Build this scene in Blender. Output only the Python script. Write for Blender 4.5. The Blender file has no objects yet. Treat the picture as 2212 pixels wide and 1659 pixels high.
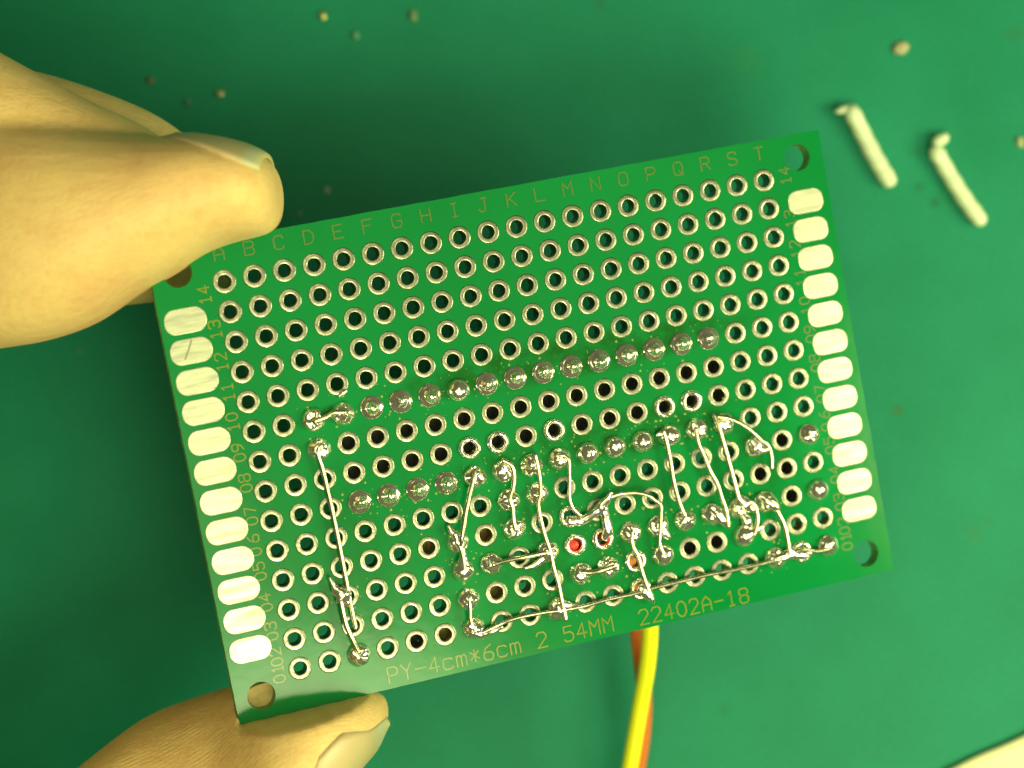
import bpy, bmesh, math, random
from mathutils import Vector, Matrix, noise
random.seed(7)
C = bpy.context.scene.collection
S = bpy.context.scene
MM = 0.001
# ------------------------------------------------------------------ camera, world, lamps, exposure
CAM_H = 0.212                       # the lens looks straight down on the mat from here
FPX = 2145.6                        # focal length for a 1024 px wide picture
cd = bpy.data.cameras.new('camera'); cam = bpy.data.objects.new('camera', cd); C.objects.link(cam)
cam.location = (0, 0, CAM_H)
cd.sensor_width = 36; cd.lens = FPX / 1024 * 36
cd.clip_start = 0.01; cd.clip_end = 5
cd.dof.use_dof = True; cd.dof.focus_distance = 0.1825; cd.dof.aperture_fstop = 18
S.camera = cam
S.render.resolution_x, S.render.resolution_y = 1024, 768
W = bpy.data.worlds.new('World'); S.world = W; W.use_nodes = True
W.node_tree.nodes['Background'].inputs[0].default_value = (0.97, 1.0, 0.52, 1)
W.node_tree.nodes['Background'].inputs[1].default_value = 0.07
S.view_settings.view_transform = 'Standard'; S.view_settings.look = 'None'
S.view_settings.exposure = 0; S.view_settings.gamma = 1
def lamp(name, loc, target, size, watts, col, spread=180, shape='DISK'):
    l = bpy.data.lights.new(name, 'AREA'); l.shape = shape; l.size = size; l.energy = watts; l.color = col
    l.spread = math.radians(spread)
    o = bpy.data.objects.new(name, l); C.objects.link(o); o.location = loc
    o.rotation_euler = (Vector(target) - Vector(loc)).to_track_quat('-Z', 'Y').to_euler()
    return o
LC = (0.97, 1.0, 0.52)
lamp('desk_lamp', (0.094, -0.131, 0.274), (0.0, -0.005, 0.01), 0.12, 0.50, LC)
lamp('side_lamp', (0.155, -0.010, 0.105), (0.03, 0.0, 0.0), 0.09, 0.27, LC)
lamp('reflection_fill', (0.15, 0.05, 0.75), (0, 0, 0), 0.70, 0.60, LC)  # added broad dim panel, there for the metal to mirror and as fill
lamp('magnifier_lamp', (0.000, -0.062, 0.232), (0, 0, 0.027), 0.125, 0.095, LC)
lamp('magnifier_lamp', (0.015, 0.062, 0.232), (0, 0, 0.02), 0.095, 0.050, LC)

# ------------------------------------------------------------------ helpers
def new_mat(name, base=(.5, .5, .5), rough=.5, metal=0, **kw):
    m = bpy.data.materials.new(name); m.use_nodes = True
    b = m.node_tree.nodes['Principled BSDF']
    b.inputs['Base Color'].default_value = (*base, 1); b.inputs['Roughness'].default_value = rough
    b.inputs['Metallic'].default_value = metal
    for k, v in kw.items(): b.inputs[k.replace('_', ' ')].default_value = v
    return m
class NT:
    def __init__(s, m): s.t = m.node_tree; s.b = s.t.nodes['Principled BSDF']
    def n(s, typ, **kw):
        x = s.t.nodes.new(typ)
        for k, v in kw.items():
            if k in x.inputs: x.inputs[k].default_value = v
            else: setattr(x, k, v)
        return x
    def l(s, a, b): s.t.links.new(a, b)
    def coord(s, kind='Object'): return s.n('ShaderNodeTexCoord').outputs[kind]
    def noise(s, vec, scale, detail=4, rough=.5, dist=0):
        x = s.n('ShaderNodeTexNoise', Scale=scale, Detail=detail, Roughness=rough, Distortion=dist); s.l(vec, x.inputs['Vector']); return x.outputs['Fac']
    def ramp(s, fac, stops):
        r = s.n('ShaderNodeValToRGB'); e = r.color_ramp.elements
        while len(e) < len(stops): e.new(.5)
        for q, (p, c) in zip(e, stops): q.position = p; q.color = (*c, 1) if len(c) == 3 else c
        s.l(fac, r.inputs['Fac']); return r.outputs['Color']
    def mix(s, fac, a, b, mode='MIX'):
        x = s.n('ShaderNodeMix', data_type='RGBA', blend_type=mode)
        for i, v in ((0, fac), (6, a), (7, b)):
            if hasattr(v, 'is_output'): s.l(v, x.inputs[i])
            elif i == 0: x.inputs[i].default_value = v
            else: x.inputs[i].default_value = (*v, 1)
        return x.outputs[2]
    def math(s, op, a, b=None):
        x = s.n('ShaderNodeMath', operation=op)
        for i, v in enumerate((a, b)):
            if v is None: continue
            if hasattr(v, 'is_output'): s.l(v, x.inputs[i])
            else: x.inputs[i].default_value = v
        return x.outputs[0]
    def bump(s, h, strength, dist):
        x = s.n('ShaderNodeBump', Strength=strength, Distance=dist); s.l(h, x.inputs['Height'])
        return x
def mesh(name, bm, mat, parent=None, smooth=True):
    me = bpy.data.meshes.new(name); bm.to_mesh(me); bm.free()
    return link(name, me, mat, parent, smooth)
def link(name, me, mat, parent=None, smooth=True):
    if mat is not None and not me.materials:
        for m in (mat if isinstance(mat, list) else [mat]): me.materials.append(m)
    if smooth and len(me.polygons): me.polygons.foreach_set('use_smooth', [True] * len(me.polygons))
    o = bpy.data.objects.new(name, me); C.objects.link(o)
    if parent is not None: o.parent = parent
    return o
def tag(o, label, cat, group=None):
    o['label'] = label; o['category'] = cat
    if group: o['group'] = group
def lathe(bm, prof, seg, c=(0, 0, 0), close=False, jit=None):
    rings = []
    for (r, z) in prof:
        if r < 1e-9: rings.append([bm.verts.new((c[0], c[1], c[2] + z))]); continue
        ring = []
        for k in range(seg):
            a = 2 * math.pi * k / seg
            p = Vector((c[0] + r * math.cos(a), c[1] + r * math.sin(a), c[2] + z))
            if jit: p = jit(p)
            ring.append(bm.verts.new(p))
        rings.append(ring)
    pairs = list(zip(rings, rings[1:])) + ([(rings[-1], rings[0])] if close else [])
    for a, b in pairs:
        for k in range(seg):
            j = (k + 1) % seg
            if len(a) == 1 and len(b) == 1: continue
            if len(a) == 1: bm.faces.new((a[0], b[j], b[k]))
            elif len(b) == 1: bm.faces.new((a[k], a[j], b[0]))
            else: bm.faces.new((a[k], a[j], b[j], b[k]))
def spline(pts, n):
    """Catmull-Rom through points (tuples of any length)"""
    P = [pts[0]] + list(pts) + [pts[-1]]; out = []
    for i in range(1, len(P) - 2):
        for k in range(n):
            t = k / n; a, b, c, d = P[i - 1], P[i], P[i + 1], P[i + 2]
            out.append(tuple(.5 * (2 * b[j] + (c[j] - a[j]) * t + (2 * a[j] - 5 * b[j] + 4 * c[j] - d[j]) * t * t + (3 * b[j] - a[j] - 3 * c[j] + d[j]) * t ** 3) for j in range(len(b))))
    out.append(tuple(pts[-1])); return out
def tube(bm, pts, radii, seg=10, zs=1.0, nz=0.0, nf=1.0, seed=0):
    """closed tube with rounded ends; zs flattens it in z, nz is noise displacement as a share of the radius"""
    n = len(pts); V = [Vector(p) for p in pts]; rings = []
    fr = []
    for i in range(n):
        t = (V[min(i + 1, n - 1)] - V[max(i - 1, 0)]).normalized()
        side = t.cross(Vector((0, 0, 1)))
        if side.length < .05: side = t.cross(Vector((0, 1, 0)))
        side.normalize(); up = side.cross(t).normalized(); fr.append((t, side, up))
    sec = []
    for (i, rs) in ((0, (.35, .8)), (None, None), (n - 1, (.8, .35))):
        if i is None:
            sec += [(V[k], fr[k], radii[k]) for k in range(n)]
        else:
            for q in rs:
                off = math.sqrt(max(0, 1 - q * q)) * radii[i] * (-1 if i == 0 else 1)
                sec.append((V[i] + fr[i][0] * off, fr[i], radii[i] * q))
    for (c, (t, s_, u), r) in sec:
        ring = []
        for k in range(seg):
            a = 2 * math.pi * k / seg
            d = s_ * math.cos(a) + u * math.sin(a) * zs
            p = c + d * r
            if nz: p = c + d * r * (1 + nz * noise.noise(p * nf + Vector((seed * 7.3, seed * 1.7, 0))))
            ring.append(bm.verts.new(p))
        rings.append(ring)
    for a, b in zip(rings, rings[1:]):
        for k in range(seg):
            j = (k + 1) % seg; bm.faces.new((a[k], a[j], b[j], b[k]))
    bm.faces.new(rings[0][::-1]); bm.faces.new(rings[-1])

# ------------------------------------------------------------------ materials
def mat_mat():
    m = new_mat('green silicone mat', (.012, .20, .075), .48, Specular_IOR_Level=.15); q = NT(m); co = q.coord()
    n1 = q.noise(co, 60, 5, .6); n2 = q.noise(co, 3200, 3, .7)
    col = q.ramp(n1, [(.25, (.006, .19, .10)), (.55, (.010, .225, .128)), (.8, (.014, .25, .148))])
    sp = q.ramp(n2, [(.35, (.86, .86, .86)), (.65, (1.12, 1.12, 1.12))])
    col = q.mix(1, col, sp, 'MULTIPLY')
    # old flux stains: brownish smudges with a shape of their own
    for (x, y, r, a, c) in STAINS:
        d = q.n('ShaderNodeVectorMath', operation='SUBTRACT'); q.l(co, d.inputs[0]); d.inputs[1].default_value = (x, y, 0)
        w = q.n('ShaderNodeVectorMath', operation='LENGTH'); q.l(d.outputs[0], w.inputs[0])
        nn = q.noise(co, 700, 3)
        f = q.math('ADD', w.outputs['Value'], q.math('MULTIPLY', nn, r * 1.4))
        mr = q.n('ShaderNodeMapRange', interpolation_type='SMOOTHSTEP'); q.l(f, mr.inputs[0])
        mr.inputs[1].default_value = r * .5; mr.inputs[2].default_value = r * 1.8
        mr.inputs[3].default_value = a; mr.inputs[4].default_value = 0
        col = q.mix(mr.outputs[0], col, c)
    q.l(col, q.b.inputs['Base Color'])
    rr = q.n('ShaderNodeMapRange'); q.l(n1, rr.inputs[0]); rr.inputs[3].default_value = .42; rr.inputs[4].default_value = .56
    q.l(rr.outputs[0], q.b.inputs['Roughness'])
    b = q.bump(n2, .25, .00004); q.l(b.outputs[0], q.b.inputs['Normal'])
    return m
def at(x, y, z):
    """a point of the place (metres) from where it shows in the 2212 px wide photograph and its height z above the mat in mm"""
    k = 1024 / 2212 / FPX * (CAM_H * 1000 - z)
    return Vector(((x - 1106) * k, -(y - 829.5) * k, z)) * MM
STAINS = []
for (x, y, r, a, c) in [(1985, 405, .7, .55, (.012, .09, .03)), (2020, 437, .8, .6, (.012, .09, .03)), (1940, 885, .8, .75, (.06, .10, .012)),
                        (2100, 1150, 1.6, .25, (.06, .12, .02)), (2135, 1128, .5, .4, (.06, .11, .02)), (1567, 1530, .9, .35, (.01, .10, .03)),
                        (1790, 1700, 1.2, .3, (.01, .11, .04)), (2190, 75, 1.6, .3, (.04, .10, .02)), (1300, 12, 1.0, .4, (.03, .10, .03)), (1610, 130, 2.2, .2, (.05, .24, .06))]:
    p = at(x, y, 0); STAINS.append((p.x, p.y, r * MM, a, c))
def mat_board():
    m = new_mat('green solder mask', (.001, .25, .03), .14, Specular_IOR_Level=.3); q = NT(m); co = q.coord()
    n1 = q.noise(co, 55, 3); n2 = q.noise(co, 420, 4, .6); n3 = q.noise(co, 2500, 3)
    col = q.ramp(n1, [(.3, (.0005, .18, .036)), (.7, (.0005, .225, .052))])
    # brown-green flux film left round the soldered rows
    sep = q.n('ShaderNodeSeparateXYZ'); q.l(co, sep.inputs[0])
    film = None
    for (x0, y0, sx, sy, a) in [(4, 4.6, 17, 1.9, 1.0), (6, -3.0, 14, 2.2, .8), (3, -11, 11, 7, .55), (-18, -9, 3, 9, .35), (18, -8, 5, 6, .5)]:
        dx = q.math('DIVIDE', q.math('SUBTRACT', sep.outputs[0], x0 * MM), sx * MM); dy = q.math('DIVIDE', q.math('SUBTRACT', sep.outputs[1], y0 * MM), sy * MM)
        d = q.math('ADD', q.math('MULTIPLY', dx, dx), q.math('MULTIPLY', dy, dy))
        mr = q.n('ShaderNodeMapRange', interpolation_type='SMOOTHSTEP'); q.l(d, mr.inputs[0])
        mr.inputs[1].default_value = .3; mr.inputs[2].default_value = 1.3; mr.inputs[3].default_value = a; mr.inputs[4].default_value = 0
        film = mr.outputs[0] if film is None else q.math('MAXIMUM', film, mr.outputs[0])
    blot = q.ramp(n2, [(.32, (0, 0, 0)), (.58, (1, 1, 1))])
    f2 = q.math('MULTIPLY', film, blot)
    col = q.mix(q.math('MULTIPLY', f2, .85), col, (.004, .085, .004))
    spk = q.ramp(n3, [(.66, (0, 0, 0)), (.74, (1, 1, 1))])
    col = q.mix(q.math('MULTIPLY', q.math('MULTIPLY', film, spk), .35), col, (.25, .36, .12))
    q.l(col, q.b.inputs['Base Color'])
    rr = q.math('ADD', .10, q.math('MULTIPLY', n2, .06)); q.l(rr, q.b.inputs['Roughness'])
    hh = q.math('ADD', n2, q.math('MULTIPLY', q.math('MULTIPLY', film, n3), .5))
    b = q.bump(hh, .12, .00008); q.l(b.outputs[0], q.b.inputs['Normal'])
    return m
def mat_core():
    m = new_mat('glass fibre board edge', (.22, .42, .16), .6); q = NT(m); co = q.coord()
    n = q.noise(co, 1500, 4, .7)
    q.l(q.ramp(n, [(.35, (.05, .26, .06)), (.55, (.16, .38, .12)), (.72, (.62, .62, .40))]), q.b.inputs['Base Color'])
    return m
def mat_tin(name, base, rough, tex, brushed=False, bmp=.5):
    m = new_mat(name, base, rough, 1); q = NT(m); co = q.coord()
    ob = q.n('ShaderNodeObjectInfo').outputs['Random']
    add = q.n('ShaderNodeVectorMath', operation='ADD'); q.l(co, add.inputs[0])
    cm = q.n('ShaderNodeCombineXYZ'); q.l(ob, cm.inputs[0]); q.l(ob, cm.inputs[2]); q.l(cm.outputs[0], add.inputs[1])
    v = add.outputs[0]
    if brushed:
        mp = q.n('ShaderNodeMapping'); q.l(v, mp.inputs[0]); mp.inputs['Scale'].default_value = (.12, 1, 1); v = mp.outputs[0]
    n = q.noise(v, tex, 4, .65)
    lo = tuple(c * (.66 if brushed else .86 if bmp < .2 else .5) for c in base); hi = tuple(min(1, c * 1.1) for c in base)
    q.l(q.ramp(n, [(.35, lo), (.62, hi)]), q.b.inputs['Base Color'])
    rr = q.n('ShaderNodeMapRange'); q.l(n, rr.inputs[0]); rr.inputs[1].default_value = .3; rr.inputs[2].default_value = .7
    rr.inputs[3].default_value = rough * 1.35; rr.inputs[4].default_value = rough * .7; q.l(rr.outputs[0], q.b.inputs['Roughness'])
    b = q.bump(n, bmp, .00003); q.l(b.outputs[0], q.b.inputs['Normal'])
    return m
def mat_skin():
    m = new_mat('skin', (.60, .38, .19), .42); q = NT(m); co = q.coord()
    n1 = q.noise(co, 70, 4); n2 = q.noise(co, 450, 4, .6); n3 = q.noise(co, 3000, 3)
    col = q.ramp(n1, [(.3, (.78, .45, .20)), (.5, (.87, .575, .245)), (.72, (.90, .64, .27))])
    col = q.mix(.6, col, q.ramp(n2, [(.3, (.92, .80, .70)), (.5, (1, 1, 1)), (.7, (1.04, 1.06, 1.0))]), 'MULTIPLY')
    col = q.mix(.35, col, q.ramp(n3, [(.3, (.80, .72, .62)), (.5, (1, 1, 1))]), 'MULTIPLY')
    q.l(col, q.b.inputs['Base Color'])
    q.b.inputs['Specular IOR Level'].default_value = .35; q.b.inputs['Subsurface Weight'].default_value = .2
    q.b.inputs['Subsurface Radius'].default_value = (1, .45, .2); q.b.inputs['Subsurface Scale'].default_value = .0010
    mp = q.n('ShaderNodeMapping'); q.l(co, mp.inputs[0]); mp.inputs['Rotation'].default_value = (0.4, 0.5, math.radians(62))
    wv = q.n('ShaderNodeTexWave', Scale=820, Distortion=7.0, Detail=3); wv.inputs['Detail Scale'].default_value = .22; q.l(mp.outputs[0], wv.inputs['Vector'])
    mp2 = q.n('ShaderNodeMapping'); q.l(co, mp2.inputs[0]); mp2.inputs['Rotation'].default_value = (0, 0, math.radians(28)); mp2.inputs['Scale'].default_value = (.3, 1.2, 1)
    cr = q.noise(mp2.outputs[0], 1300, 4, .65)
    h = q.math('ADD', q.math('MULTIPLY', wv.outputs['Fac'], q.math('MULTIPLY', q.math('SUBTRACT', n2, .32), .75)), q.math('ADD', q.math('MULTIPLY', n3, .7), q.math('MULTIPLY', cr, 1.3)))
    b = q.bump(h, .6, .00012); q.l(b.outputs[0], q.b.inputs['Normal'])
    return m
def mat_nail():
    m = new_mat('fingernail', (.62, .47, .27), .38); q = NT(m); uv = q.n('ShaderNodeUVMap').outputs[0]
    sep = q.n('ShaderNodeSeparateXYZ'); q.l(uv, sep.inputs[0]); n = q.noise(q.coord(), 900, 3)
    f = q.math('ADD', sep.outputs[0], q.math('MULTIPLY', q.math('SUBTRACT', n, .5), .06))
    q.l(q.ramp(f, [(0, (.66, .50, .28)), (.70, (.62, .46, .25)), (.84, (.52, .42, .22)), (.91, (.50, .48, .34)), (1, (.66, .58, .28))]), q.b.inputs['Base Color'])
    q.b.inputs['Subsurface Weight'].default_value = .2; q.b.inputs['Subsurface Radius'].default_value = (1, .6, .3); q.b.inputs['Subsurface Scale'].default_value = .0008
    return m
M_MAT, M_BOARD, M_CORE = mat_mat(), mat_board(), mat_core()
M_RING = mat_tin('tinned copper ring', (.37, .365, .27), .30, 2400)
M_PAD = mat_tin('tinned edge contact', (.50, .50, .38), .33, 1800, True, .3)
M_SOLDER = mat_tin('solder', (.96, .92, .78), .12, 900, False, .05)
M_SOLDER.node_tree.nodes['Principled BSDF'].inputs['Metallic'].default_value = .92
M_WIRE = mat_tin('tinned wire', (.66, .62, .45), .24, 900, False, .15)
M_PRINT_GLARE = new_mat('lettering with painted glare', (.24, .27, .03), .16)  # brighter base: glare on the print is put into its colour
M_PRINT_NO_GLARE = new_mat('lettering without painted glare', (.115, .17, .03), .3)  # darker copy of the same print, for letters and numbers outside the glare
M_SKIN, M_NAIL = mat_skin(), mat_nail()
M_BLACK = new_mat('black plastic', (.006, .006, .007), .55)
M_RED = new_mat('red insulation', (.75, .03, .015), .4)
M_ORANGE_END = new_mat('orange insulation end', (.75, .22, .03), .4)
M_TAN = new_mat('tan resistor lacquer', (.34, .22, .07), .4)
M_YELLOW = new_mat('yellow insulation', (.92, .90, .02), .3)
M_ORANGE = new_mat('orange insulation', (.70, .17, .03), .4)
M_OFFCUT = new_mat('dull pale lead', (.70, .80, .54), .45)
M_CREAM = new_mat('cream card', (.88, .84, .50), .6)
M_FLUX = new_mat('amber flux crumbs', (.42, .44, .16), .3)

# ------------------------------------------------------------------ the surface
bm = bmesh.new(); s = .35; n = 2
bmesh.ops.create_grid(bm, x_segments=n, y_segments=n, size=s)
o = mesh('work_surface', bm, M_MAT, smooth=False); o['kind'] = 'structure'

# ------------------------------------------------------------------ the circuit board
P = 2.54
def gx(c): return (c - 9.5) * P
def gy(r): return (r - 7.5) * P
w = Vector((.057693, .241824, .192369))
board = bpy.data.objects.new('circuit_board', None); C.objects.link(board); board.empty_display_size = .01
board.matrix_world = Matrix.Translation(Vector((2.1728, -2.971365, CAM_H * 1000 - 184.609)) * MM) @ Matrix.Rotation(w.length, 4, w.normalized())
tag(board, 'green perforated circuit board with solder joints and bare jumper wires, held in the fingers', 'circuit board')
BM_ = board.matrix_world.copy()
T = 1.6; HX, HY = 30, 20
MOUNT = [(-27.75, -18.05, 1.2), (-27.75, 17.9, 1.2), (27.6, 17.95, 1.2), (27.6, -18.0, 1.2)]
def scale(bm): bmesh.ops.scale(bm, vec=(MM, MM, MM), verts=bm.verts)
# panel: one plate with every hole cut through it
bm = bmesh.new(); loops = []
def loop(pts):
    vs = [bm.verts.new((x, y, 0)) for x, y in pts]; es = [bm.edges.new((vs[i], vs[(i + 1) % len(vs)])) for i in range(len(vs))]
    loops.append(vs); return es
edges = []; out = []
N = 60                             # a cut edge is never quite straight
for (x0, y0, x1, y1) in ((-HX, -HY, HX, -HY), (HX, -HY, HX, HY), (HX, HY, -HX, HY), (-HX, HY, -HX, -HY)):
    for k in range(N):
        t = k / N; j = 0 if k == 0 else .035 * noise.noise(Vector((x0 + (x1 - x0) * t, y0 + (y1 - y0) * t, .3)) * 1.7)
        out.append((x0 + (x1 - x0) * t + (j if x0 == x1 else 0), y0 + (y1 - y0) * t + (j if y0 == y1 else 0)))
edges += loop(out)
for c in range(20):
    for r in range(1, 15):
        edges += loop([(gx(c) + .6 * math.cos(a), gy(r) + .6 * math.sin(a)) for a in [2 * math.pi * k / 14 for k in range(14)]])
for (x, y, r) in MOUNT: edges += loop([(x + r * math.cos(a), y + r * math.sin(a)) for a in [2 * math.pi * k / 36 for k in range(36)]])
bmesh.ops.triangle_fill(bm, use_beauty=True, use_dissolve=False, edges=edges)
top = list(bm.faces)
for f in top:
    if f.normal.z < 0: f.normal_flip()
low = {v: bm.verts.new((v.co.x, v.co.y, -T)) for vs in loops for v in vs}
for f in top: bm.faces.new([low[v] for v in reversed(f.verts)])
for vs in loops:
    for i in range(len(vs)):
        a, b = vs[i], vs[(i + 1) % len(vs)]
        f = bm.faces.new((a, low[a], low[b], b)); f.material_index = 1
bm.normal_update(); bmesh.ops.recalc_face_normals(bm, faces=bm.faces); scale(bm)
panel = mesh('board_panel', bm, [M_BOARD, M_CORE], board, smooth=False)
# plated rings, one for every hole
rings_me = []
for v in range(5):
    bm = bmesh.new(); hr = .54 + random.uniform(-.015, .015)
    lathe(bm, [(.985, 0), (.965, .035), (.90, .052), (.68, .055), (hr + .06, .05), (hr + .015, .02), (hr, -.06), (hr, -T + .05), (hr + .04, -T - .04), (.93, -T - .05), (.98, -T)], 26,
          jit=lambda p, v=v: p + Vector((1, 1, 0)) * .018 * noise.noise(p * 3 + Vector((v * 9, 0, 0))))
    scale(bm)
    me = bpy.data.meshes.new('pad_ring'); bm.to_mesh(me); bm.free(); me.materials.append(M_RING); rings_me.append(me)
for r in range(14, 0, -1):
    for c in range(20):
        o = link('pad_ring', random.choice(rings_me), None, board); o.location = Vector((gx(c), gy(r), 0)) * MM; o.rotation_euler.z = random.uniform(0, 6.28)
# edge contacts
def pad_me(wid, hei, rad):
    bm = bmesh.new(); pts = []
    for (sx, sy, a0) in ((1, 1, 0), (-1, 1, 90), (-1, -1, 180), (1, -1, 270)):
        for k in range(7):
            a = math.radians(a0 + 15 * k); pts.append((sx * (wid / 2 - rad) + rad * math.cos(a), sy * (hei / 2 - rad) + rad * math.sin(a)))
    lo = [bm.verts.new((x, y, 0)) for x, y in pts]; md = [bm.verts.new((x * .995, y * .99, .035)) for x, y in pts]; hi = [bm.verts.new((x * .97, y * .95, .05)) for x, y in pts]
    for a, b in ((lo, md), (md, hi)):
        for i in range(len(pts)): j = (i + 1) % len(pts); bm.faces.new((a[i], a[j], b[j], b[i]))
    bm.faces.new(hi); scale(bm)
    me = bpy.data.meshes.new('edge_contact'); bm.to_mesh(me); bm.free(); me.materials.append(M_PAD); return me  # flat shaded
pl, pr = pad_me(3.55, 2.12, .95), pad_me(3.3, 2.12, .9)
for r in range(13, 1, -1):
    o = link('edge_contact', pl, None, board, False); o.location = Vector((gx(-1.49), gy(r - .01), 0)) * MM
    o = link('edge_contact', pr, None, board, False); o.location = Vector((gx(20.40), gy(r + .02), 0)) * MM
    if r == 12:
        bm = bmesh.new(); tube(bm, spline([(gx(-1.42), gy(12.32), .052), (gx(-1.56), gy(12.05), .055), (gx(-1.72), gy(11.78), .05)], 5), [.07] * 11, 6, .25); scale(bm)
        mesh('scratch_mark', bm, M_BLACK and new_mat('grey smear', (.30, .29, .22), .6), board)

# ---- lettering, drawn with strokes like the board's own
G = {'A': [[(0, 0), (0, .65), (.5, 1), (1, .65), (1, 0)], [(0, .42), (1, .42)]], 'B': [[(0, 0), (0, 1), (.75, 1), (1, .85), (1, .65), (.8, .52), (0, .52)], [(.8, .52), (1, .38), (1, .14), (.8, 0), (0, 0)]],
     'C': [[(1, .8), (.8, 1), (.2, 1), (0, .8), (0, .2), (.2, 0), (.8, 0), (1, .2)]], 'D': [[(0, 0), (0, 1), (.65, 1), (1, .7), (1, .3), (.65, 0), (0, 0)]],
     'E': [[(1, 1), (0, 1), (0, 0), (1, 0)], [(0, .52), (.75, .52)]], 'F': [[(1, 1), (0, 1), (0, 0)], [(0, .55), (.75, .55)]],
     'G': [[(1, .8), (.8, 1), (.2, 1), (0, .8), (0, .2), (.2, 0), (.8, 0), (1, .2), (1, .48), (.55, .48)]], 'H': [[(0, 0), (0, 1)], [(1, 0), (1, 1)], [(0, .5), (1, .5)]],
     'I': [[(.25, 1), (.75, 1)], [(.5, 1), (.5, 0)], [(.25, 0), (.75, 0)]], 'J': [[(.35, 1), (.95, 1)], [(.7, 1), (.7, .2), (.5, 0), (.2, 0), (0, .2)]],
     'K': [[(0, 0), (0, 1)], [(1, 1), (0, .42)], [(.3, .6), (1, 0)]], 'L': [[(0, 1), (0, 0), (1, 0)]], 'M': [[(0, 0), (0, 1), (.5, .55), (1, 1), (1, 0)]], 'N': [[(0, 0), (0, 1), (1, 0), (1, 1)]],
     'O': [[(.2, 0), (0, .2), (0, .8), (.2, 1), (.8, 1), (1, .8), (1, .2), (.8, 0), (.2, 0)]], 'P': [[(0, 0), (0, 1), (.75, 1), (1, .82), (1, .62), (.75, .45), (0, .45)]],
     'Q': [[(.2, 0), (0, .2), (0, .8), (.2, 1), (.8, 1), (1, .8), (1, .2), (.8, 0), (.2, 0)], [(.6, .3), (1.05, -.05)]], 'R': [[(0, 0), (0, 1), (.75, 1), (1, .82), (1, .65), (.75, .5), (0, .5)], [(.5, .5), (1, 0)]],
     'S': [[(1, .82), (.8, 1), (.2, 1), (0, .82), (0, .68), (.2, .55), (.8, .45), (1, .32), (1, .16), (.8, 0), (.2, 0), (0, .16)]], 'T': [[(0, 1), (1, 1)], [(.5, 1), (.5, 0)]],
     'Y': [[(0, 1), (.5, .5), (.5, 0)], [(1, 1), (.5, .5)]], '-': [[(0, .5), (1, .5)]], '*': [[(.5, .12), (.5, .88)], [(.05, .25), (.95, .75)], [(.05, .75), (.95, .25)]],
     'c': [[(1, .62), (.8, .72), (.2, .72), (0, .55), (0, .17), (.2, 0), (.8, 0), (1, .1)]], 'm': [[(0, 0), (0, .72)], [(0, .58), (.2, .72), (.4, .72), (.5, .58), (.5, 0)], [(.5, .58), (.65, .72), (.85, .72), (1, .58), (1, 0)]],
     '0': [[(.3, 0), (0, .25), (0, .75), (.3, 1), (.7, 1), (1, .75), (1, .25), (.7, 0), (.3, 0)]], '1': [[(.2, .8), (.5, 1), (.5, 0)], [(.2, 0), (.8, 0)]], '2': [[(0, .8), (.2, 1), (.8, 1), (1, .8), (1, .62), (0, 0), (1, 0)]],
     '3': [[(0, .85), (.2, 1), (.8, 1), (1, .85), (1, .65), (.8, .53), (.35, .53)], [(.8, .53), (1, .38), (1, .15), (.8, 0), (.2, 0), (0, .15)]], '4': [[(.7, 0), (.7, 1), (0, .32), (1, .32)]],
     '5': [[(.95, 1), (.1, 1), (.05, .58), (.7, .62), (1, .45), (1, .18), (.75, 0), (.2, 0), (0, .15)]], '6': [[(.85, 1), (.3, .8), (0, .42), (0, .18), (.2, 0), (.8, 0), (1, .18), (1, .35), (.8, .52), (.2, .52), (0, .36)]],
     '7': [[(0, 1), (1, 1), (.4, 0)]], '8': [[(.2, .53), (0, .68), (0, .86), (.2, 1), (.8, 1), (1, .86), (1, .68), (.8, .53), (.2, .53), (0, .38), (0, .15), (.2, 0), (.8, 0), (1, .15), (1, .38), (.8, .53)]],
     '9': [[(.15, 0), (.7, .2), (1, .58), (1, .82), (.8, 1), (.2, 1), (0, .82), (0, .65), (.2, .48), (.8, .48), (1, .64)]], ' ': []}
zc = [0]
def glyph(bm, ch, ox, oy, cw, chh, ang, wd=.11):
    ca, sa = math.cos(ang), math.sin(ang)
    for st in G[ch]:
        zc[0] = (zc[0] + 1) % 7; z = .022 + .0015 * zc[0]
        pts = [Vector(((u - .5) * cw, (v - .5) * chh)) for u, v in st]; closed = (pts[0] - pts[-1]).length < 1e-6
        if closed: pts = pts[:-1]
        n = len(pts); L = []; R = []
        for i in range(n):
            pv = pts[(i - 1) % n] if (closed or i > 0) else None; nx = pts[(i + 1) % n] if (closed or i < n - 1) else None
            d1 = (pts[i] - pv).normalized() if pv else (nx - pts[i]).normalized(); d2 = (nx - pts[i]).normalized() if nx else d1
            n1 = Vector((-d1.y, d1.x)); n2 = Vector((-d2.y, d2.x)); mvec = n1 + n2
            mvec = mvec.normalized() / max(.45, mvec.normalized().dot(n1)) if mvec.length > 1e-6 else n1
            q = pts[i].copy()
            if not closed and i == 0: q -= d1 * wd * .4
            if not closed and i == n - 1: q += d1 * wd * .4
            hw = wd * .5 * random.uniform(.8, 1.1)
            for lst, sg in ((L, 1), (R, -1)):
                e = q + mvec * hw * sg; lst.append(bm.verts.new((ox + e.x * ca - e.y * sa, oy + e.x * sa + e.y * ca, z)))
        for i in range(n if closed else n - 1):
            j = (i + 1) % n; bm.faces.new((R[i], R[j], L[j], L[i]))
def text(name, items, parent=board, mat=M_PRINT_GLARE):
    bm = bmesh.new()
    for it in items: glyph(bm, *it)
    scale(bm); o = mesh(name, bm, mat, parent, smooth=False); return o
for c in range(20):
    text('column_letter', [(chr(65 + c), gx(c - .01), gy(14.93), .80, 1.12, 0)], mat=M_PRINT_NO_GLARE)
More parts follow.
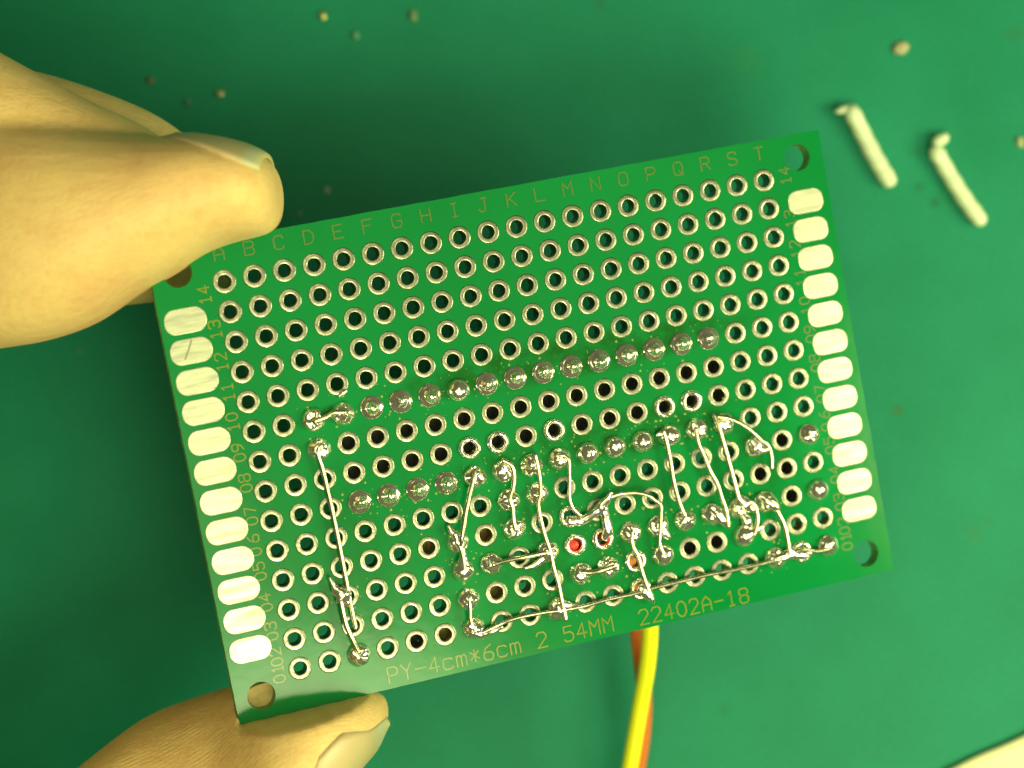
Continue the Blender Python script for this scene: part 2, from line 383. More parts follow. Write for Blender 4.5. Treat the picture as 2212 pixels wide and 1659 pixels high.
rowx = {14: (-.72, 13.70), 13: (-.60, 12.52), 12: (-.60, 11.45), 11: (-.58, 10.44), 10: (-.62, 9.45), 9: (-.62, 8.43), 8: (-.60, 7.40), 7: (-.62, 6.30), 6: (-.70, 5.33), 5: (-.70, 4.45), 4: (-.70, 3.40), 3: (-.70, 2.42), 2: (-.71, 1.55), 1: (-.74, .98)}
for r, (c, rr) in rowx.items():
    for (cc, sc) in ((c, 1), (19.80 if r == 14 else 19.72, 0)):
        y = gy(rr) if sc else gy(14.02 if r == 14 else rr); st = '%02d' % r; gap = .43 if r != 6 else .56
        text('row_number', [(st[0], gx(cc), y - gap, .60, .95, math.pi / 2), (st[1], gx(cc), y + gap, .60, .95, math.pi / 2)], mat=M_PRINT_GLARE if sc else M_PRINT_NO_GLARE)
def line(s, c0, r0, c1, r1, cw, ch):
    n = len(s) - 1; x0, y0, x1, y1 = gx(c0), gy(r0), gx(c1), gy(r1)
    text('printed_text', [(k, x0 + (x1 - x0) * i / n, y0 + (y1 - y0) * i / n, cw, ch, 0) for i, k in enumerate(s)])
line('PY-4cm*6cm 2 54MM', 3.0, .08, 10.62, .06, .84, 1.3)
line('22402A-18', 11.93, .03, 15.62, -.05, .80, 1.3)

# ---- solder joints
jid = [0]
def joint(c, r, kind='pin', s=1.0, mat=None):
    jid[0] += 1; sd = jid[0]; bm = bmesh.new(); rnd = random.Random(sd)
    if kind == 'pin':       # a fillet that climbs a clipped pin
        t = rnd.uniform(.25, .34); h = rnd.uniform(.62, .95); k = rnd.uniform(.5, .62)
        prof = [(.99, .02), (.93, .09), (.80, .14), (.68, .2), (k, .3), (t + .14, .4 + .1 * h), (t + .06, h * .78), (t, h * .94), (t * .78, h + .03), (t * .4, h + .06), (0, h + .07)]
        amp = .09
    elif kind == 'dome':    # a full round blob that hides its pin
        h = rnd.uniform(.85, 1.05); prof = [(.97 * math.cos(a), .02 + h * math.sin(a)) for a in [math.radians(x) for x in (0, 12, 25, 38, 50, 62, 74, 84)]] + [(0, .02 + h)]; amp = .08
    elif kind == 'cup':     # solder ring round an open hole
        prof = [(.99, .02), (.92, .2), (.78, .3), (.64, .28), (.54, .1), (.5, -.5)]; amp = .14
    else:                   # 'rough': lumpy, wire-ridden
        h = rnd.uniform(.6, .85); prof = [(1.0, .02), (.96, .15), (.84, .36), (.66, .55), (.45, h * .9), (.22, h), (0, h + .03)]; amp = .3
    off = Vector((rnd.uniform(0, 50), rnd.uniform(0, 50), sd))
    def jit(p):
        q = p * 2.2 + off; a = amp * min(1, .25 + p.z * 1.6)
        return p + Vector((noise.noise(q), noise.noise(q + Vector((7, 3, 1))), noise.noise(q + Vector((1, 9, 4))) * .9)) * a
    lathe(bm, [(a * s, b) for a, b in prof], 22, jit=jit)
    dx, dy = rnd.uniform(-.08, .08), rnd.uniform(-.08, .08)
    for v in bm.verts:
        if v.co.z > .2: v.co.x += dx * v.co.z; v.co.y += dy * v.co.z
    scale(bm); o = mesh('solder_joint', bm, mat or M_SOLDER, board)
    o.location = Vector((gx(c), gy(r), .045)) * MM; return o
for c in range(2, 17): joint(c, 9, 'dome' if c in (7,) else 'rough' if c in (2, 3) else 'pin')
for c in range(3, 17): joint(c, 6, {12: 'dome', 13: 'dome', 11: 'dome', 14: 'dome'}.get(c, 'rough' if c in (7, 8, 9, 10, 15, 16) else 'pin'))
for (c, r, k) in [(2, 8, 'rough'), (2, 1, 'rough'), (8, 5, 'rough'), (9, 5, 'rough'), (6, 4, 'rough'), (8, 4, 'rough'), (6, 3, 'dome'), (7, 3, 'rough'), (9, 3, 'rough'), (10, 4, 'cup'), (10, 3, 'cup'), (11, 3, 'cup'),
                  (10, 2, 'rough'), (11, 2, 'rough'), (12, 3, 'rough'), (12, 2, 'cup'), (12, 1, 'cup'), (6, 2, 'rough'), (6, 1, 'rough'), (9, 1, 'rough'), (13, 3, 'rough'), (13, 2, 'dome'), (14, 3, 'rough'), (15, 3, 'rough'),
                  (16, 3, 'rough'), (16, 2, 'dome'), (17, 3, 'rough'), (17, 5, 'rough'), (19, 5, 'rough'), (19, 3, 'dome'), (17, 1, 'rough'), (18, 1, 'cup'), (19, 1, 'rough'), (10, 7, 'cup'), (7, 7, 'cup'), (8, 7, 'cup'), (14, 7, 'cup'), (15, 7, 'cup')]:
    joint(c, r, k)
# ---- jumper wires of bare tinned lead, laid from joint to joint
def jumper(pts, r=.24, z=.62, z0=.75, z1=.75):
    n = len(pts); P3 = []
    for i, (c, rr) in enumerate(pts):
        t = i / (n - 1); zz = z + (z0 - z) * max(0, 1 - t * 5) + (z1 - z) * max(0, 1 - (1 - t) * 5)
        P3.append((gx(c), gy(rr), zz + .08 * noise.noise(Vector((c * 3, rr * 3, 1)))))
    sp = spline(P3, 6); bm = bmesh.new(); tube(bm, sp, [.9 * r * (1 + .06 * noise.noise(Vector((i * .4, r, c)))) for i in range(len(sp))], 10); scale(bm)
    return mesh('jumper_wire', bm, M_WIRE, board)
jumper([(1.98, 8.1), (1.9, 7.85), (1.95, 7.5), (1.98, 7.1), (2.0, 6.51), (2.02, 5.9), (2.03, 5.07), (2.03, 4.3), (2.03, 3.5), (2.02, 2.76), (2.03, 1.95)], .23, .5)
jumper([(1.71, 2.95), (1.72, 2.45), (1.75, 2.04), (1.86, 1.6), (1.98, 1.15)], .25, .7)
jumper([(6.97, 6.25), (6.84, 5.95), (6.67, 5.6), (6.37, 4.89), (6.14, 4.24), (6.03, 3.9)], .25, 1.0)
jumper([(5.90, 4.3), (6.0, 3.9), (6.04, 3.46), (6.0, 3.0)], .24, .7)
jumper([(8.0, 6.38), (8.24, 6.17), (8.27, 5.8), (8.14, 5.37), (7.98, 5.05), (8.02, 4.72), (7.97, 4.35), (7.99, 4.0)], .26, .75)
jumper([(9.12, 6.33), (9.14, 5.82), (9.12, 5.42), (9.05, 5.0), (8.91, 4.66), (8.91, 4.05), (8.95, 3.53), (9.03, 3.0), (9.04, 2.46), (9.1, 1.89), (9.11, 1.29), (9.13, .62)], .23, .75)
jumper([(7.0, 3.0), (7.49, 3.03), (8.11, 3.01), (8.9, 3.0)], .24, .6)
jumper([(9.85, 6.15), (10.1, 6.12), (10.23, 5.9), (10.18, 5.5), (10.1, 5.1), (10.02, 4.68), (10.08, 4.3), (10.3, 3.99)], .2, .8)
jumper([(11.46, 4.38), (11.8, 4.42), (12.3, 4.36), (12.7, 4.2), (12.98, 3.95), (13.13, 3.75), (13.07, 3.38), (12.95, 2.85), (12.87, 2.41), (12.98, 1.98)], .2, .95)
jumper([(13.72, 6.2), (13.77, 5.73), (13.78, 5.17), (13.77, 4.36), (13.83, 3.69), (13.94, 3.2)], .23, .75)
jumper([(14.88, 6.05), (14.88, 5.56), (14.99, 5.13), (15.11, 4.55), (15.29, 4.06), (15.36, 3.54), (15.44, 3.06), (15.42, 2.5)], .22, .8)
jumper([(15.63, 6.36), (15.69, 5.97), (15.77, 5.29), (15.84, 4.61), (15.9, 4.04), (15.98, 3.3)], .25, .9)
jumper([(15.75, 6.3), (16.1, 6.18), (16.45, 5.95), (16.8, 5.62), (17.1, 5.25), (17.36, 4.93), (17.4, 4.47), (17.36, 4.14)], .2, .9)
jumper([(16.1, 3.3), (16.4, 3.15), (16.52, 2.85), (16.5, 2.45), (16.3, 2.02)], .23, .8)
jumper([(17.05, 3.2), (17.3, 2.6), (17.44, 2.12), (17.47, 1.6), (17.46, 1.1)], .22, .75)
jumper([(16.9, 1.03), (17.5, 1.06), (18.0, 1.1), (18.51, .94), (18.98, .95)], .22, .6)
jumper([(11.98, 3.05), (11.9, 2.67), (12.03, 2.18), (12.07, 1.68), (12.14, 1.2), (12.26, .6)], .22, .8)
jumper([(9.9, 2.1), (10.28, 2.0), (10.6, 1.98), (11.1, 2.03)], .26, .7)
jumper([(5.98, 2.08), (5.95, 1.75), (5.9, 1.4), (5.95, 1.05), (6.18, .84), (6.5, .88), (6.9, .97), (7.43, 1.04), (8.37, 1.02), (9.09, .95), (9.88, .92), (10.68, .95), (11.69, .94), (12.39, .98), (13.36, .99), (14.33, 1.0), (15.36, .96), (16.12, .95), (16.9, .98)], .21, .62)
jumper([(2.0, 8.95), (2.39, 9.01), (2.69, 9.10), (3.02, 9.05)], .27, .75)
# ---- solder that has run between joints
def bridge(pts, zs=.75, nz=.45):
    jid[0] += 1
    sp = spline([(gx(c), gy(r), z, rad) for c, r, rad, z in pts], 5); bm = bmesh.new()
    tube(bm, [p[:3] for p in sp], [max(.05, p[3]) for p in sp], 14, zs, nz, 1.6, jid[0]); scale(bm)
    return mesh('solder_bridge', bm, M_SOLDER, board)
bridge([(1.50, 3.76, .14, .7), (1.56, 3.55, .2, .7), (1.66, 3.3, .45, .6), (1.85, 3.05, .68, .55), (1.93, 2.8, .35, .5)])
bridge([(5.75, 4.58, .16, .6), (5.85, 4.35, .32, .6), (6.02, 4.05, .62, .5), (6.04, 3.6, .3, .6), (6.0, 3.1, .6, .5)])
bridge([(9.94, 3.86, .42, .4), (10.3, 3.82, .42, .5), (10.7, 3.9, .36, .5), (11.08, 4.08, .5, .55), (11.3, 4.3, .34, .8), (11.47, 4.52, .16, 1.0)])
bridge([(11.15, 4.05, .45, .6), (11.17, 3.63, .4, .6), (11.14, 3.25, .42, .55), (11.06, 3.05, .35, .4)])
bridge([(8.1, 2.63, .1, .5), (8.4, 2.66, .22, .45), (8.75, 2.78, .38, .45), (8.98, 3.0, .55, .5)])
bridge([(9.0, 1.0, .6, .5), (9.1, .8, .4, .5), (9.16, .55, .14, .5)])
bridge([(9.0, 1.2, .25, .5), (9.3, 1.03, .4, .5), (9.75, .93, .15, .55)])
bridge([(12.0, .98, .55, .5), (12.2, .75, .42, .6), (12.3, .48, .12, .6)])
bridge([(9.92, 2.08, .55, .45), (10.3, 1.98, .32, .5), (10.7, 1.98, .3, .5), (11.1, 2.05, .55, .5)])
bridge([(5.95, .88, .5, .45), (6.35, .74, .3, .45), (6.9, .85, .2, .45)])
bridge([(16.05, 3.35, .35, .7), (16.2, 3.1, .62, .6), (16.4, 2.9, .3, .7)])
bridge([(16.05, 2.75, .35, .4), (16.15, 2.5, .5, .4), (16.3, 2.25, .3, .4)])
bridge([(16.75, 3.25, .3, .5), (17.05, 3.05, .6, .6), (17.25, 2.75, .4, .7)])
bridge([(16.85, 5.2, .3, .6), (17.0, 5.0, .7, .5), (17.25, 4.85, .35, .7)])
bridge([(16.85, 1.0, .6, .45), (17.2, 1.02, .4, .5), (17.5, 1.06, .55, .5), (17.9, .9, .35, .4), (18.1, .85, .2, .4)])
bridge([(15.1, 3.0, .5, .5), (15.3, 2.7, .4, .5), (15.44, 2.45, .14, .5)])
bridge([(13.55, 6.12, .22, .5), (13.8, 6.1, .35, .5), (14.05, 6.0, .6, .6)])
bridge([(7.6, 5.02, .1, .4), (7.8, 5.0, .35, .5), (8.05, 4.95, .5, .55)])
bridge([(3.0, 9.6, .14, .15), (3.12, 9.66, .22, .15), (3.25, 9.72, .12, .15)])
bridge([(18.2, .95, .3, .4), (18.6, .92, .2, .5), (19.0, .95, .55, .45)])
bridge([(16.7, 2.2, .2, .4), (16.3, 2.1, .35, .5), (16.0, 2.0, .55, .5)])
bridge([(13.0, 3.05, .5, .4), (13.25, 2.6, .3, .35)])
# crumbs of flux and solder spatter: countless, one part
bm = bmesh.new(); rnd = random.Random(3)
SRC = [(c, 9) for c in range(2, 17)] + [(c, 6) for c in range(3, 17)] * 2 + [(6, 4), (6, 3), (8, 4), (10, 4), (11, 3), (12, 2), (9, 1), (10, 1), (16, 3), (17, 3), (17, 1), (2, 3), (14, 3), (5, 5), (6, 1), (11, 4), (12, 4)] * 2
for k in range(420):
    c, r = rnd.choice(SRC); a = rnd.uniform(0, 6.28); d = 1.1 + abs(rnd.gauss(0, .7)); x, y = gx(c) + d * math.cos(a), gy(r) + d * math.sin(a)
    if y < gy(.5): continue
    s_ = rnd.choice((.04, .05, .06, .09, .12)) * rnd.uniform(.7, 1.2)
    v = [bm.verts.new((x + s_ * math.cos(t + a) * rnd.uniform(.6, 1.3), y + s_ * math.sin(t + a) * rnd.uniform(.6, 1.3), 0.004)) for t in (0, 1.3, 2.5, 3.7, 5)]
    tp = bm.verts.new((x, y, s_ * .8))
    for i in range(5): bm.faces.new((v[i], v[(i + 1) % 5], tp))
scale(bm); o = mesh('flux_spatter', bm, M_FLUX, board, smooth=False); o['kind'] = 'stuff'
# ---- what hangs under the board and shows black, tan or red through the holes
def body(name, c0, r0, c1, r1, z0, z1, mat, bev=.3):
    bm = bmesh.new(); bmesh.ops.create_cube(bm, size=1)
    for v in bm.verts: v.co = Vector((gx(c0) + (v.co.x + .5) * (gx(c1) - gx(c0)), gy(r0) + (v.co.y + .5) * (gy(r1) - gy(r0)), z1 + (v.co.z + .5) * (z0 - z1)))
    bmesh.ops.bevel(bm, geom=bm.edges[:], offset=bev, segments=2, affect='EDGES'); scale(bm)
    return mesh(name, bm, mat, board, smooth=False)
chip = body('chip_body', 2.45, 6.25, 16.55, 8.75, -T - .35, -T - 5.0, M_BLACK)
bm = bmesh.new()
for c in range(3, 17):
    for r in (6, 9): lathe(bm, [(0, .3), (.22, .25), (.26, 0), (.26, -T - 3.0), (0, -T - 3.1)], 8, (gx(c), gy(r), 0))
scale(bm); mesh('pin_row', bm, M_WIRE, board)
body('push_button', 16.6, 3.55, 18.4, 5.4, -T - .3, -T - 4, M_BLACK)
body('connector_body', 13.6, 1.6, 15.4, 2.4, -T - .3, -T - 6, M_BLACK)
body('connector_body', 17.5, 2.7, 18.4, 3.3, -T - .3, -T - 4, M_BLACK)
body('connector_body', 3.7, .75, 4.3, 1.35, -T - .3, -T - 4, M_BLACK)
def resistor(c0, r0, c1, r1):
    a = Vector((gx(c0), gy(r0), -T - 1.3)); b = Vector((gx(c1), gy(r1), -T - 1.3)); pts = [tuple(a.lerp(b, k / 8)) for k in range(9)]
    bm = bmesh.new(); tube(bm, pts, [.95, 1.1, 1.05, .95, .95, .95, 1.05, 1.1, .95], 14); scale(bm); mesh('resistor_body', bm, M_TAN, board)
resistor(4.8, .95, 7.3, 2.1); resistor(5.0, 4.1, 5.3, 4.0); resistor(6.9, 3.4, 7.1, 4.2); resistor(7.9, 2.3, 8.2, 2.35)
def wire_end(c, r, dx, dy, mat, top=.12, rad=.42):
    bm = bmesh.new(); lathe(bm, [(0, top), (rad * .8, top - .02), (rad, top - .12), (rad, -6)], 16, (gx(c) + dx, gy(r) + dy, 0)); scale(bm); mesh('wire_end', bm, mat, board)
wire_end(10, 3, -.1, .0, M_RED, .2); wire_end(11, 3, .3, .05, M_RED, .45, .36); wire_end(12, 2, -.35, .05, M_ORANGE_END, .35, .36); wire_end(12, 1, -.3, .12, M_ORANGE_END, .45, .36)
wire_end(18, 2, .25, .1, M_ORANGE_END, -2.2); wire_end(17, 2, .15, .15, M_ORANGE_END, -2.6, .3); wire_end(19, 2, .2, .1, M_ORANGE_END, -2.4, .3)

# ------------------------------------------------------------------ insulated wires running out from under the board
def cable(name, pts, r, mat, label):
    sp = spline([tuple(at(x, y, z)) for x, y, z in pts], 8); bm = bmesh.new(); tube(bm, sp, [r * MM] * len(sp), 16)
    o = mesh(name, bm, mat); tag(o, label, 'wire'); return o
cable('yellow_wire', [(1392, 1230, 16), (1402, 1300, 15.5), (1404, 1370, 14), (1398, 1440, 12.5), (1386, 1510, 11), (1373, 1585, 10), (1359, 1665, 9), (1340, 1760, 7), (1310, 1900, 5)], .78, M_YELLOW,
      'bright yellow insulated wire coming out from under the lower edge of the circuit board')
cable('orange_wire', [(1368, 1240, 13), (1374, 1320, 12), (1380, 1390, 11), (1387, 1450, 9.5), (1392, 1510, 8), (1388, 1590, 6.5), (1374, 1680, 5), (1360, 1770, 4.5), (1345, 1900, 3)], .75, M_ORANGE,
      'orange insulated wire half hidden behind the yellow wire below the circuit board')

# ------------------------------------------------------------------ bits lying on the mat
def offcut(pts, r, label, cap):
    sp = spline([tuple(at(x, y, z)) for x, y, z in pts], 6); bm = bmesh.new()
    tube(bm, sp, [r * MM * (1 + .04 * math.sin(i * 1.3)) for i in range(len(sp))], 14)
    root = bpy.data.objects.new('wire_offcut', None); C.objects.link(root); root.empty_display_size = .002
    mid = at(*pts[len(pts) // 2]); root.location = mid
    bmesh.ops.translate(bm, verts=bm.verts, vec=-mid); mesh('lead', bm, M_OFFCUT, root)
    bm = bmesh.new(); (x, y, z), (ax, ay, az), rot = cap
    bmesh.ops.create_uvsphere(bm, u_segments=16, v_segments=10, radius=1)
    for v in bm.verts: v.co = Vector((v.co.x * ax, v.co.y * ay, v.co.z * az)) * MM * (1 + .1 * noise.noise(v.co * 2))
    bmesh.ops.rotate(bm, verts=bm.verts, matrix=Matrix.Rotation(rot, 3, 'Z')); bmesh.ops.translate(bm, verts=bm.verts, vec=at(x, y, z) - mid)
    mesh('snipped_end', bm, M_OFFCUT, root); tag(root, label, 'wire offcut', 'snipped lead offcuts lying on the mat')
offcut([(1842, 245, 1.3), (1862, 285, .9), (1885, 330, .8), (1905, 365, .75), (1919, 388, .75)], .84, 'pale snipped lead with a flat bent end, nearest the upper right corner of the board', ((1828, 236, 1.2), (1.15, .42, .5), math.radians(12)))
offcut([(2024, 330, 1.1), (2042, 362, .8), (2066, 402, .75), (2092, 441, .75), (2115, 472, .75)], .80, 'pale snipped lead with a round bead at its upper end, farther right', ((2032, 302, 1.0), (.9, .6, .7), math.radians(25)))
def speck(x, y, a, b, rot, col, label, metal=1):
    bm = bmesh.new(); bmesh.ops.create_icosphere(bm, subdivisions=3, radius=1); sd = Vector((x * .1, y * .1, 0))
    for v in bm.verts:
        k = .92 + .5 * noise.noise(v.co * 1.5 + sd) + .2 * noise.noise(v.co * 4 + sd); v.co = Vector((v.co.x * a, v.co.y * b, v.co.z * min(a, b) * .5)) * k * MM
    bmesh.ops.rotate(bm, verts=bm.verts, matrix=Matrix.Rotation(rot, 3, 'Z'))
    o = mesh('solder_crumb', bm, new_mat('crumb', col, .4, metal)); o.location = at(x, y, min(a, b) * .45); tag(o, label, 'solder crumb', 'crumbs scattered on the mat')
TB = (.45, .46, .30)
speck(1945, 105, .85, .62, .5, (.42, .40, .22), 'largest beige crumb, oval, on the mat above the two snipped leads', 0)
speck(697, 33, .36, .5, .2, (.60, .62, .26), 'bright yellowish crumb near the top edge of the picture, left of a duller one')
speck(893, 35, .42, .6, .1, (.16, .28, .14), 'dull grey-green crumb near the top edge, right of a brighter yellowish one', 0)
speck(769, 76, .42, .42, 0, (.10, .32, .2), 'faint pale green crumb below and between two crumbs at the top edge', 0)
speck(325, 173, .36, .38, 0, (.16, .16, .08), 'brownish crumb on the mat just above the fingers, left of a shiny one', 0)
speck(476, 200, .46, .42, 0, TB, 'shiny grey crumb on the mat above the fingernail of the upper finger')
speck(406, 222, .34, .36, 0, (.07, .24, .15), 'faint crumb lying between a brownish and a shiny crumb above the fingers', 0)
speck(707, 411, .3, .34, 0, (.30, .42, .32), 'small pale crumb on the dark mat between the upper fingertip and the letter G', 0)
speck(648, 461, .22, .26, 0, (.16, .34, .2), 'tiny faint crumb on the mat just right of the upper fingertip', 0)
speck(2204, 306, .4, .55, 0, (.40, .44, .24), 'dull crumb cut by the right edge of the picture', 0)
speck(171, 757, .24, .2, 0, (.10, .26, .14), 'tiny dark crumb on the shaded mat under the upper finger', 0)

# ------------------------------------------------------------------ the hand
def ring_pts(c, U, V, n=28, e=2.25):
    out = []
    for k in range(n):
        a = 2 * math.pi * k / n; ca, sa = math.cos(a), math.sin(a)
        f = (abs(ca) ** e + abs(sa) ** e) ** (-1 / e)
        out.append(c + U * ca * f + V * sa * f)
    return out
def loft(bm, secs, n=28):
    rs = [[bm.verts.new(p) for p in ring_pts(c, U, V, n)] for c, U, V in secs]
    for a, b in zip(rs, rs[1:]):
        for k in range(n): j = (k + 1) % n; bm.faces.new((a[k], a[j], b[j], b[k]))
    bm.faces.new(rs[0][::-1]); bm.faces.new(rs[-1])
LIFT = 7                            # the hand and the board hang this much higher above the mat than the heights below say
def sec_x(st):
    """(x, top, bottom, z, half depth): a section standing across the picture plane"""
    x, t, b, z, d = st; z += LIFT; p, q = at(x, t, z), at(x, b, z)
    return ((p + q) / 2, (p - q) / 2, Vector((0, 0, d * MM)))
def digit_x(st, n=5): return [sec_x(s) for s in spline(st, n)]
def limb(pts, n=6):
    """(x, y, z, in-plane radius mm, depth radius mm)"""
    sp = spline(pts, n); V = [at(p[0], p[1], p[2] + LIFT) for p in sp]; out = []
    for i, p in enumerate(sp):
        t = (V[min(i + 1, len(V) - 1)] - V[max(i - 1, 0)]); t.z = 0; t.normalize()
        out.append((V[i], Vector((-t.y, t.x, 0)) * p[3] * MM, Vector((0, 0, p[4] * MM))))
    return out
INDEX = [(607, 408, 450, 27, 1.6), (604, 385, 470, 27, 3.6), (597, 366, 488, 27.2, 5.2), (580, 345, 503, 27.5, 6.4), (545, 327, 513, 28, 7.6), (500, 314, 524, 28.3, 8.2), (440, 304, 548, 28.6, 8.8), (380, 300, 588, 29, 9.2), (300, 294, 634, 29, 9.6),
         (200, 282, 700, 29, 10), (100, 266, 736, 29, 10), (0, 250, 753, 28.5, 10), (-120, 220, 770, 28, 10)]
MIDPH = [(385, 330, 400, 23, 3.5), (350, 300, 420, 23.5, 6), (300, 267, 450, 24, 7.5), (200, 221, 480, 24.5, 8.5), (100, 168, 510, 25, 9), (0, 113, 540, 25, 9.5), (-150, 30, 560, 25, 10), (-300, -50, 520, 25, 10)]
MIDDLE = [(545, 440, 545, 15, 3), (525, 390, 590, 15.5, 5.5), (480, 345, 625, 16, 7.5), (412, 300, 640, 16, 8.6), (360, 262, 648, 16, 8.8), (300, 230, 657, 16, 9), (200, 191, 668, 16, 9), (100, 160, 690, 15.5, 9), (0, 140, 700, 15, 9), (-150, 110, 700, 14, 9)]
THUMB = [(838, 1530, 1560, 21, 1.6), (832, 1510, 1582, 21, 3.6), (815, 1499, 1615, 21.5, 5.4), (785, 1490, 1650, 22.5, 7.0), (740, 1482, 1715, 23.5, 8.0), (680, 1474, 1790, 24.3, 8.8), (600, 1470, 1870, 23.6, 9.2), (540, 1474, 1920, 21.2, 9.4), (477, 1490, 1965, 18.6, 9.6),
         (362, 1528, 2035, 17.5, 10), (290, 1564, 2080, 18, 10.3), (180, 1648, 2140, 19.5, 11), (60, 1745, 2230, 22, 11), (-60, 1830, 2330, 22, 11)]
bm = bmesh.new()
loft(bm, digit_x(INDEX)); loft(bm, digit_x(MIDPH)); loft(bm, digit_x(MIDDLE)); loft(bm, digit_x(THUMB))
loft(bm, limb([(60, 470, 27, 8, 9), (-200, 330, 26, 9.5, 10), (-450, 180, 25, 10, 10), (-850, 330, 25, 10.5, 10.5), (-1350, 560, 26, 12, 12)]))          # index to its knuckle
loft(bm, limb([(0, 420, 15, 9, 8.5), (-250, 350, 15, 10, 9), (-520, 290, 14, 10, 9), (-900, 480, 14, 10.5, 10), (-1400, 760, 18, 12, 12)]))               # middle
loft(bm, limb([(-330, 1010, 12, 6, 6), (-380, 880, 12, 8, 7.5), (-480, 760, 12, 9, 8.5), (-650, 690, 12, 9.5, 9), (-950, 760, 13, 10, 10), (-1400, 960, 17, 12, 11)]))   # ring, curled
loft(bm, limb([(-520, 1300, 11, 5, 5), (-560, 1170, 11, 7, 6.5), (-660, 1080, 11, 8, 7.5), (-820, 1040, 11, 8.5, 8), (-1050, 1080, 12, 9, 9), (-1400, 1180, 16, 11, 11)]))  # little, curled
loft(bm, limb([(-20, 2040, 22, 10, 10.5), (-350, 2230, 22, 11, 11), (-750, 2180, 22, 13, 12), (-1250, 1820, 22, 17, 14), (-1600, 1450, 22, 20, 15)]))          # thumb to the wrist
loft(bm, limb([(-1280, 520, 23, 13, 11), (-1420, 760, 22, 24, 13), (-1650, 1050, 22, 34, 15), (-1950, 1200, 22, 32, 15), (-2300, 1330, 22, 26, 16), (-2800, 1480, 24, 29, 20)]))    # palm, wrist, forearm
bmesh.ops.recalc_face_normals(bm, faces=bm.faces)
tmp = mesh('hand_raw', bm, None)
rm = tmp.modifiers.new('r', 'REMESH'); rm.mode = 'VOXEL'; rm.voxel_size = .00048
sm = tmp.modifiers.new('s', 'SMOOTH'); sm.factor = .5; sm.iterations = 9
dg = bpy.context.evaluated_depsgraph_get(); me = bpy.data.meshes.new_from_object(tmp.evaluated_get(dg)); bpy.data.objects.remove(tmp)
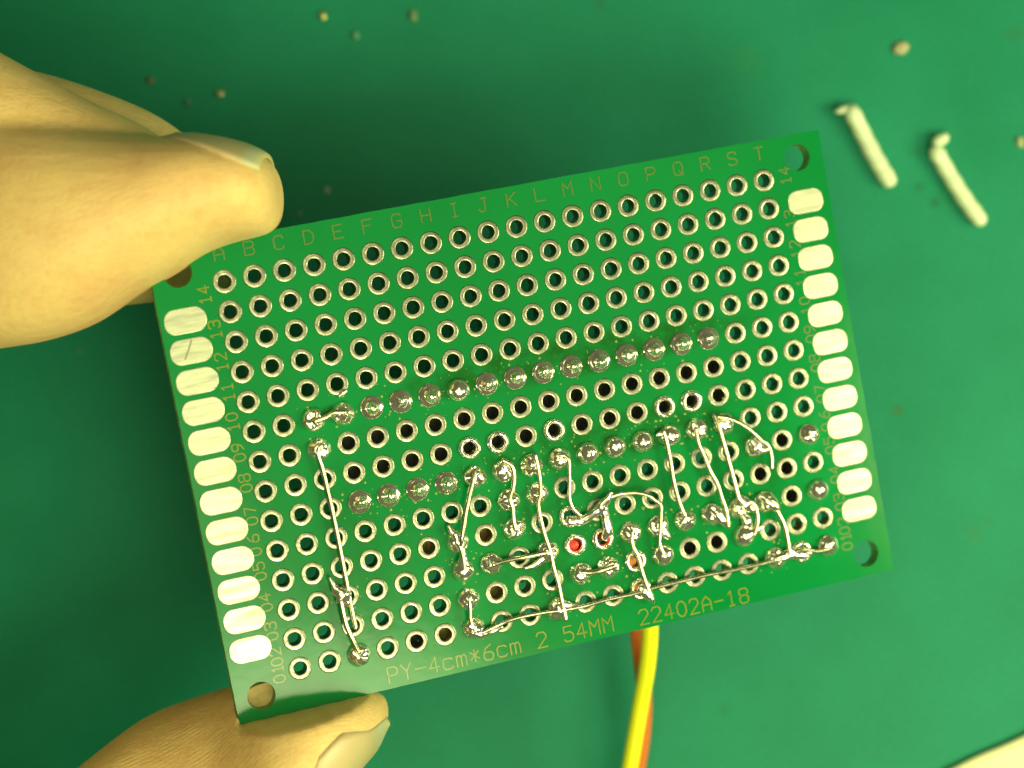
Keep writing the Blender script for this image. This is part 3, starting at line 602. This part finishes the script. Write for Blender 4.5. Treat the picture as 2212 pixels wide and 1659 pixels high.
# the flesh of the thumb gives way where the board's edge presses into it
inv = BM_.inverted()
for v in me.vertices:
    p = (inv @ v.co) * 1000
    if p.x > -HX - .15 and -HY < p.y < -5:
        t = (p.y + HY) / 1.5
        if p.z > -T - .1:
            if t < 1: p.z = p.z * (1 - t) + (-T - .1) * t; p.y = -HY - .03 + .03 * math.sin(p.x * 3)
            else: p.z = -T - .1
            v.co = BM_ @ (p * MM)
me.name = 'hand'
base = at(-1650, 1050, 22)
me.transform(Matrix.Translation(-base))
hand = link('hand', me, M_SKIN); hand.location = base
tag(hand, 'bare hand reaching in from the left, pinching the circuit board between finger and thumb', 'hand')
def nail(st, x0, x1, front, back, off, root_tilt, nu=22, nv=16):
    """a plate that follows the finger's surface; front/back give the angle of its borders (0 = up, 90 = towards the lens)"""
    sp = sorted(spline(st, 6), key=lambda s: s[0])
    def S(x, th, o):
        i = max(j for j in range(len(sp) - 1) if sp[j][0] <= max(x, sp[0][0]) or j == 0); a, b = sp[i], sp[i + 1]; t = (x - a[0]) / max(1e-6, b[0] - a[0]); t = min(1, max(0, t))
        s = tuple(a[k] + (b[k] - a[k]) * t for k in range(5)); c, U, V = sec_x((x,) + s[1:])
        e = 2.25; ca, sa = math.cos(th), math.sin(th); f = (abs(ca) ** e + abs(sa) ** e) ** (-1 / e)
        d = (U * ca + V * sa) * f; return c + d + d.normalized() * o * MM
    bm = bmesh.new(); uvl = bm.loops.layers.uv.new('UVMap'); gr = {}
    for lay in (0, 1):
        for i in range(nu + 1):
            for j in range(nv + 1):
                u, v = i / nu, j / nv
                th = front(x0 + (x1 - x0) * u) * (1 - v) + back * v
                xs = x0 + root_tilt(v); x = xs + (x1 + 6 * math.sin(math.pi * v) - xs) * u
                edge = min(1, 4 * min(v, 1 - v) + .15) * min(1, 5 * u + .1)
                gr[lay, i, j] = bm.verts.new(S(x, math.radians(th), off * edge - (.0 if lay == 0 else .45)))
    for lay in (0, 1):
        for i in range(nu):
            for j in range(nv):
                q = [(i, j), (i + 1, j), (i + 1, j + 1), (i, j + 1)]
                f = bm.faces.new([gr[lay, a, b] for a, b in q])
                for lp, (a, b) in zip(f.loops, q): lp[uvl].uv = (a / nu, b / nv)
    for i in range(nu):
        for j in (0, nv):
            f = bm.faces.new((gr[0, i, j], gr[0, i + 1, j], gr[1, i + 1, j], gr[1, i, j]))
            for lp in f.loops: lp[uvl].uv = (i / nu, j / nv)
    for j in range(nv):
        for i in (0, nu):
            f = bm.faces.new((gr[0, i, j], gr[0, i, j + 1], gr[1, i, j + 1], gr[1, i, j]))
            for lp in f.loops: lp[uvl].uv = (i / nu, j / nv)
    bmesh.ops.recalc_face_normals(bm, faces=bm.faces); bmesh.ops.translate(bm, verts=bm.verts, vec=-base)
    return mesh('fingernail', bm, M_NAIL, hand)
def lerp_tab(tab):
    def f(x):
        for (a, va), (b, vb) in zip(tab, tab[1:]):
            if x <= b: return va + (vb - va) * max(0, (x - a) / (b - a))
        return tab[-1][1]
    return f
nail(INDEX, 335, 577, lerp_tab([(335, 14), (390, 30), (440, 42), (500, 54), (555, 60), (580, 60)]), -75, .5, lambda v: 70 * (2 * v - 1) ** 2 * (1 if v > .5 else .3))
nail(THUMB, 650, 838, lerp_tab([(640, 84), (667, 79), (716, 70), (755, 76), (790, 84), (840, 86)]), 205, .24, lambda v: 60 - 120 * v if v < .5 else 0)

# ------------------------------------------------------------------ the cream thing that pokes into the lower right corner
bm = bmesh.new()
a, b = at(1985, 1690, .7), at(2330, 1535, .7); d = (b - a).normalized(); nrm = Vector((d.y, -d.x, 0))
prof = [(0, 0), (.12, .3), (.5, .5), (1.1, .58), (3, .62), (8, .64), (8, -.64), (.9, -.6), (.3, -.4)]
rows = []
for t in [k / 14 for k in range(15)]:
    c = a.lerp(b, t); rows.append([bm.verts.new(c + (nrm * (p + .15 * noise.noise(Vector((t * 4, p, 0)))) + Vector((0, 0, 1)) * q) * MM) for p, q in prof])
for r0, r1 in zip(rows, rows[1:]):
    for k in range(len(prof)): j = (k + 1) % len(prof); bm.faces.new((r0[k], r0[j], r1[j], r1[k]))
bm.faces.new(rows[0]); bm.faces.new(rows[-1][::-1]); bmesh.ops.recalc_face_normals(bm, faces=bm.faces)
o = mesh('cream_strip', bm, M_CREAM); tag(o, 'pale cream strip with a soft rounded edge poking into the lower right corner', 'strip')
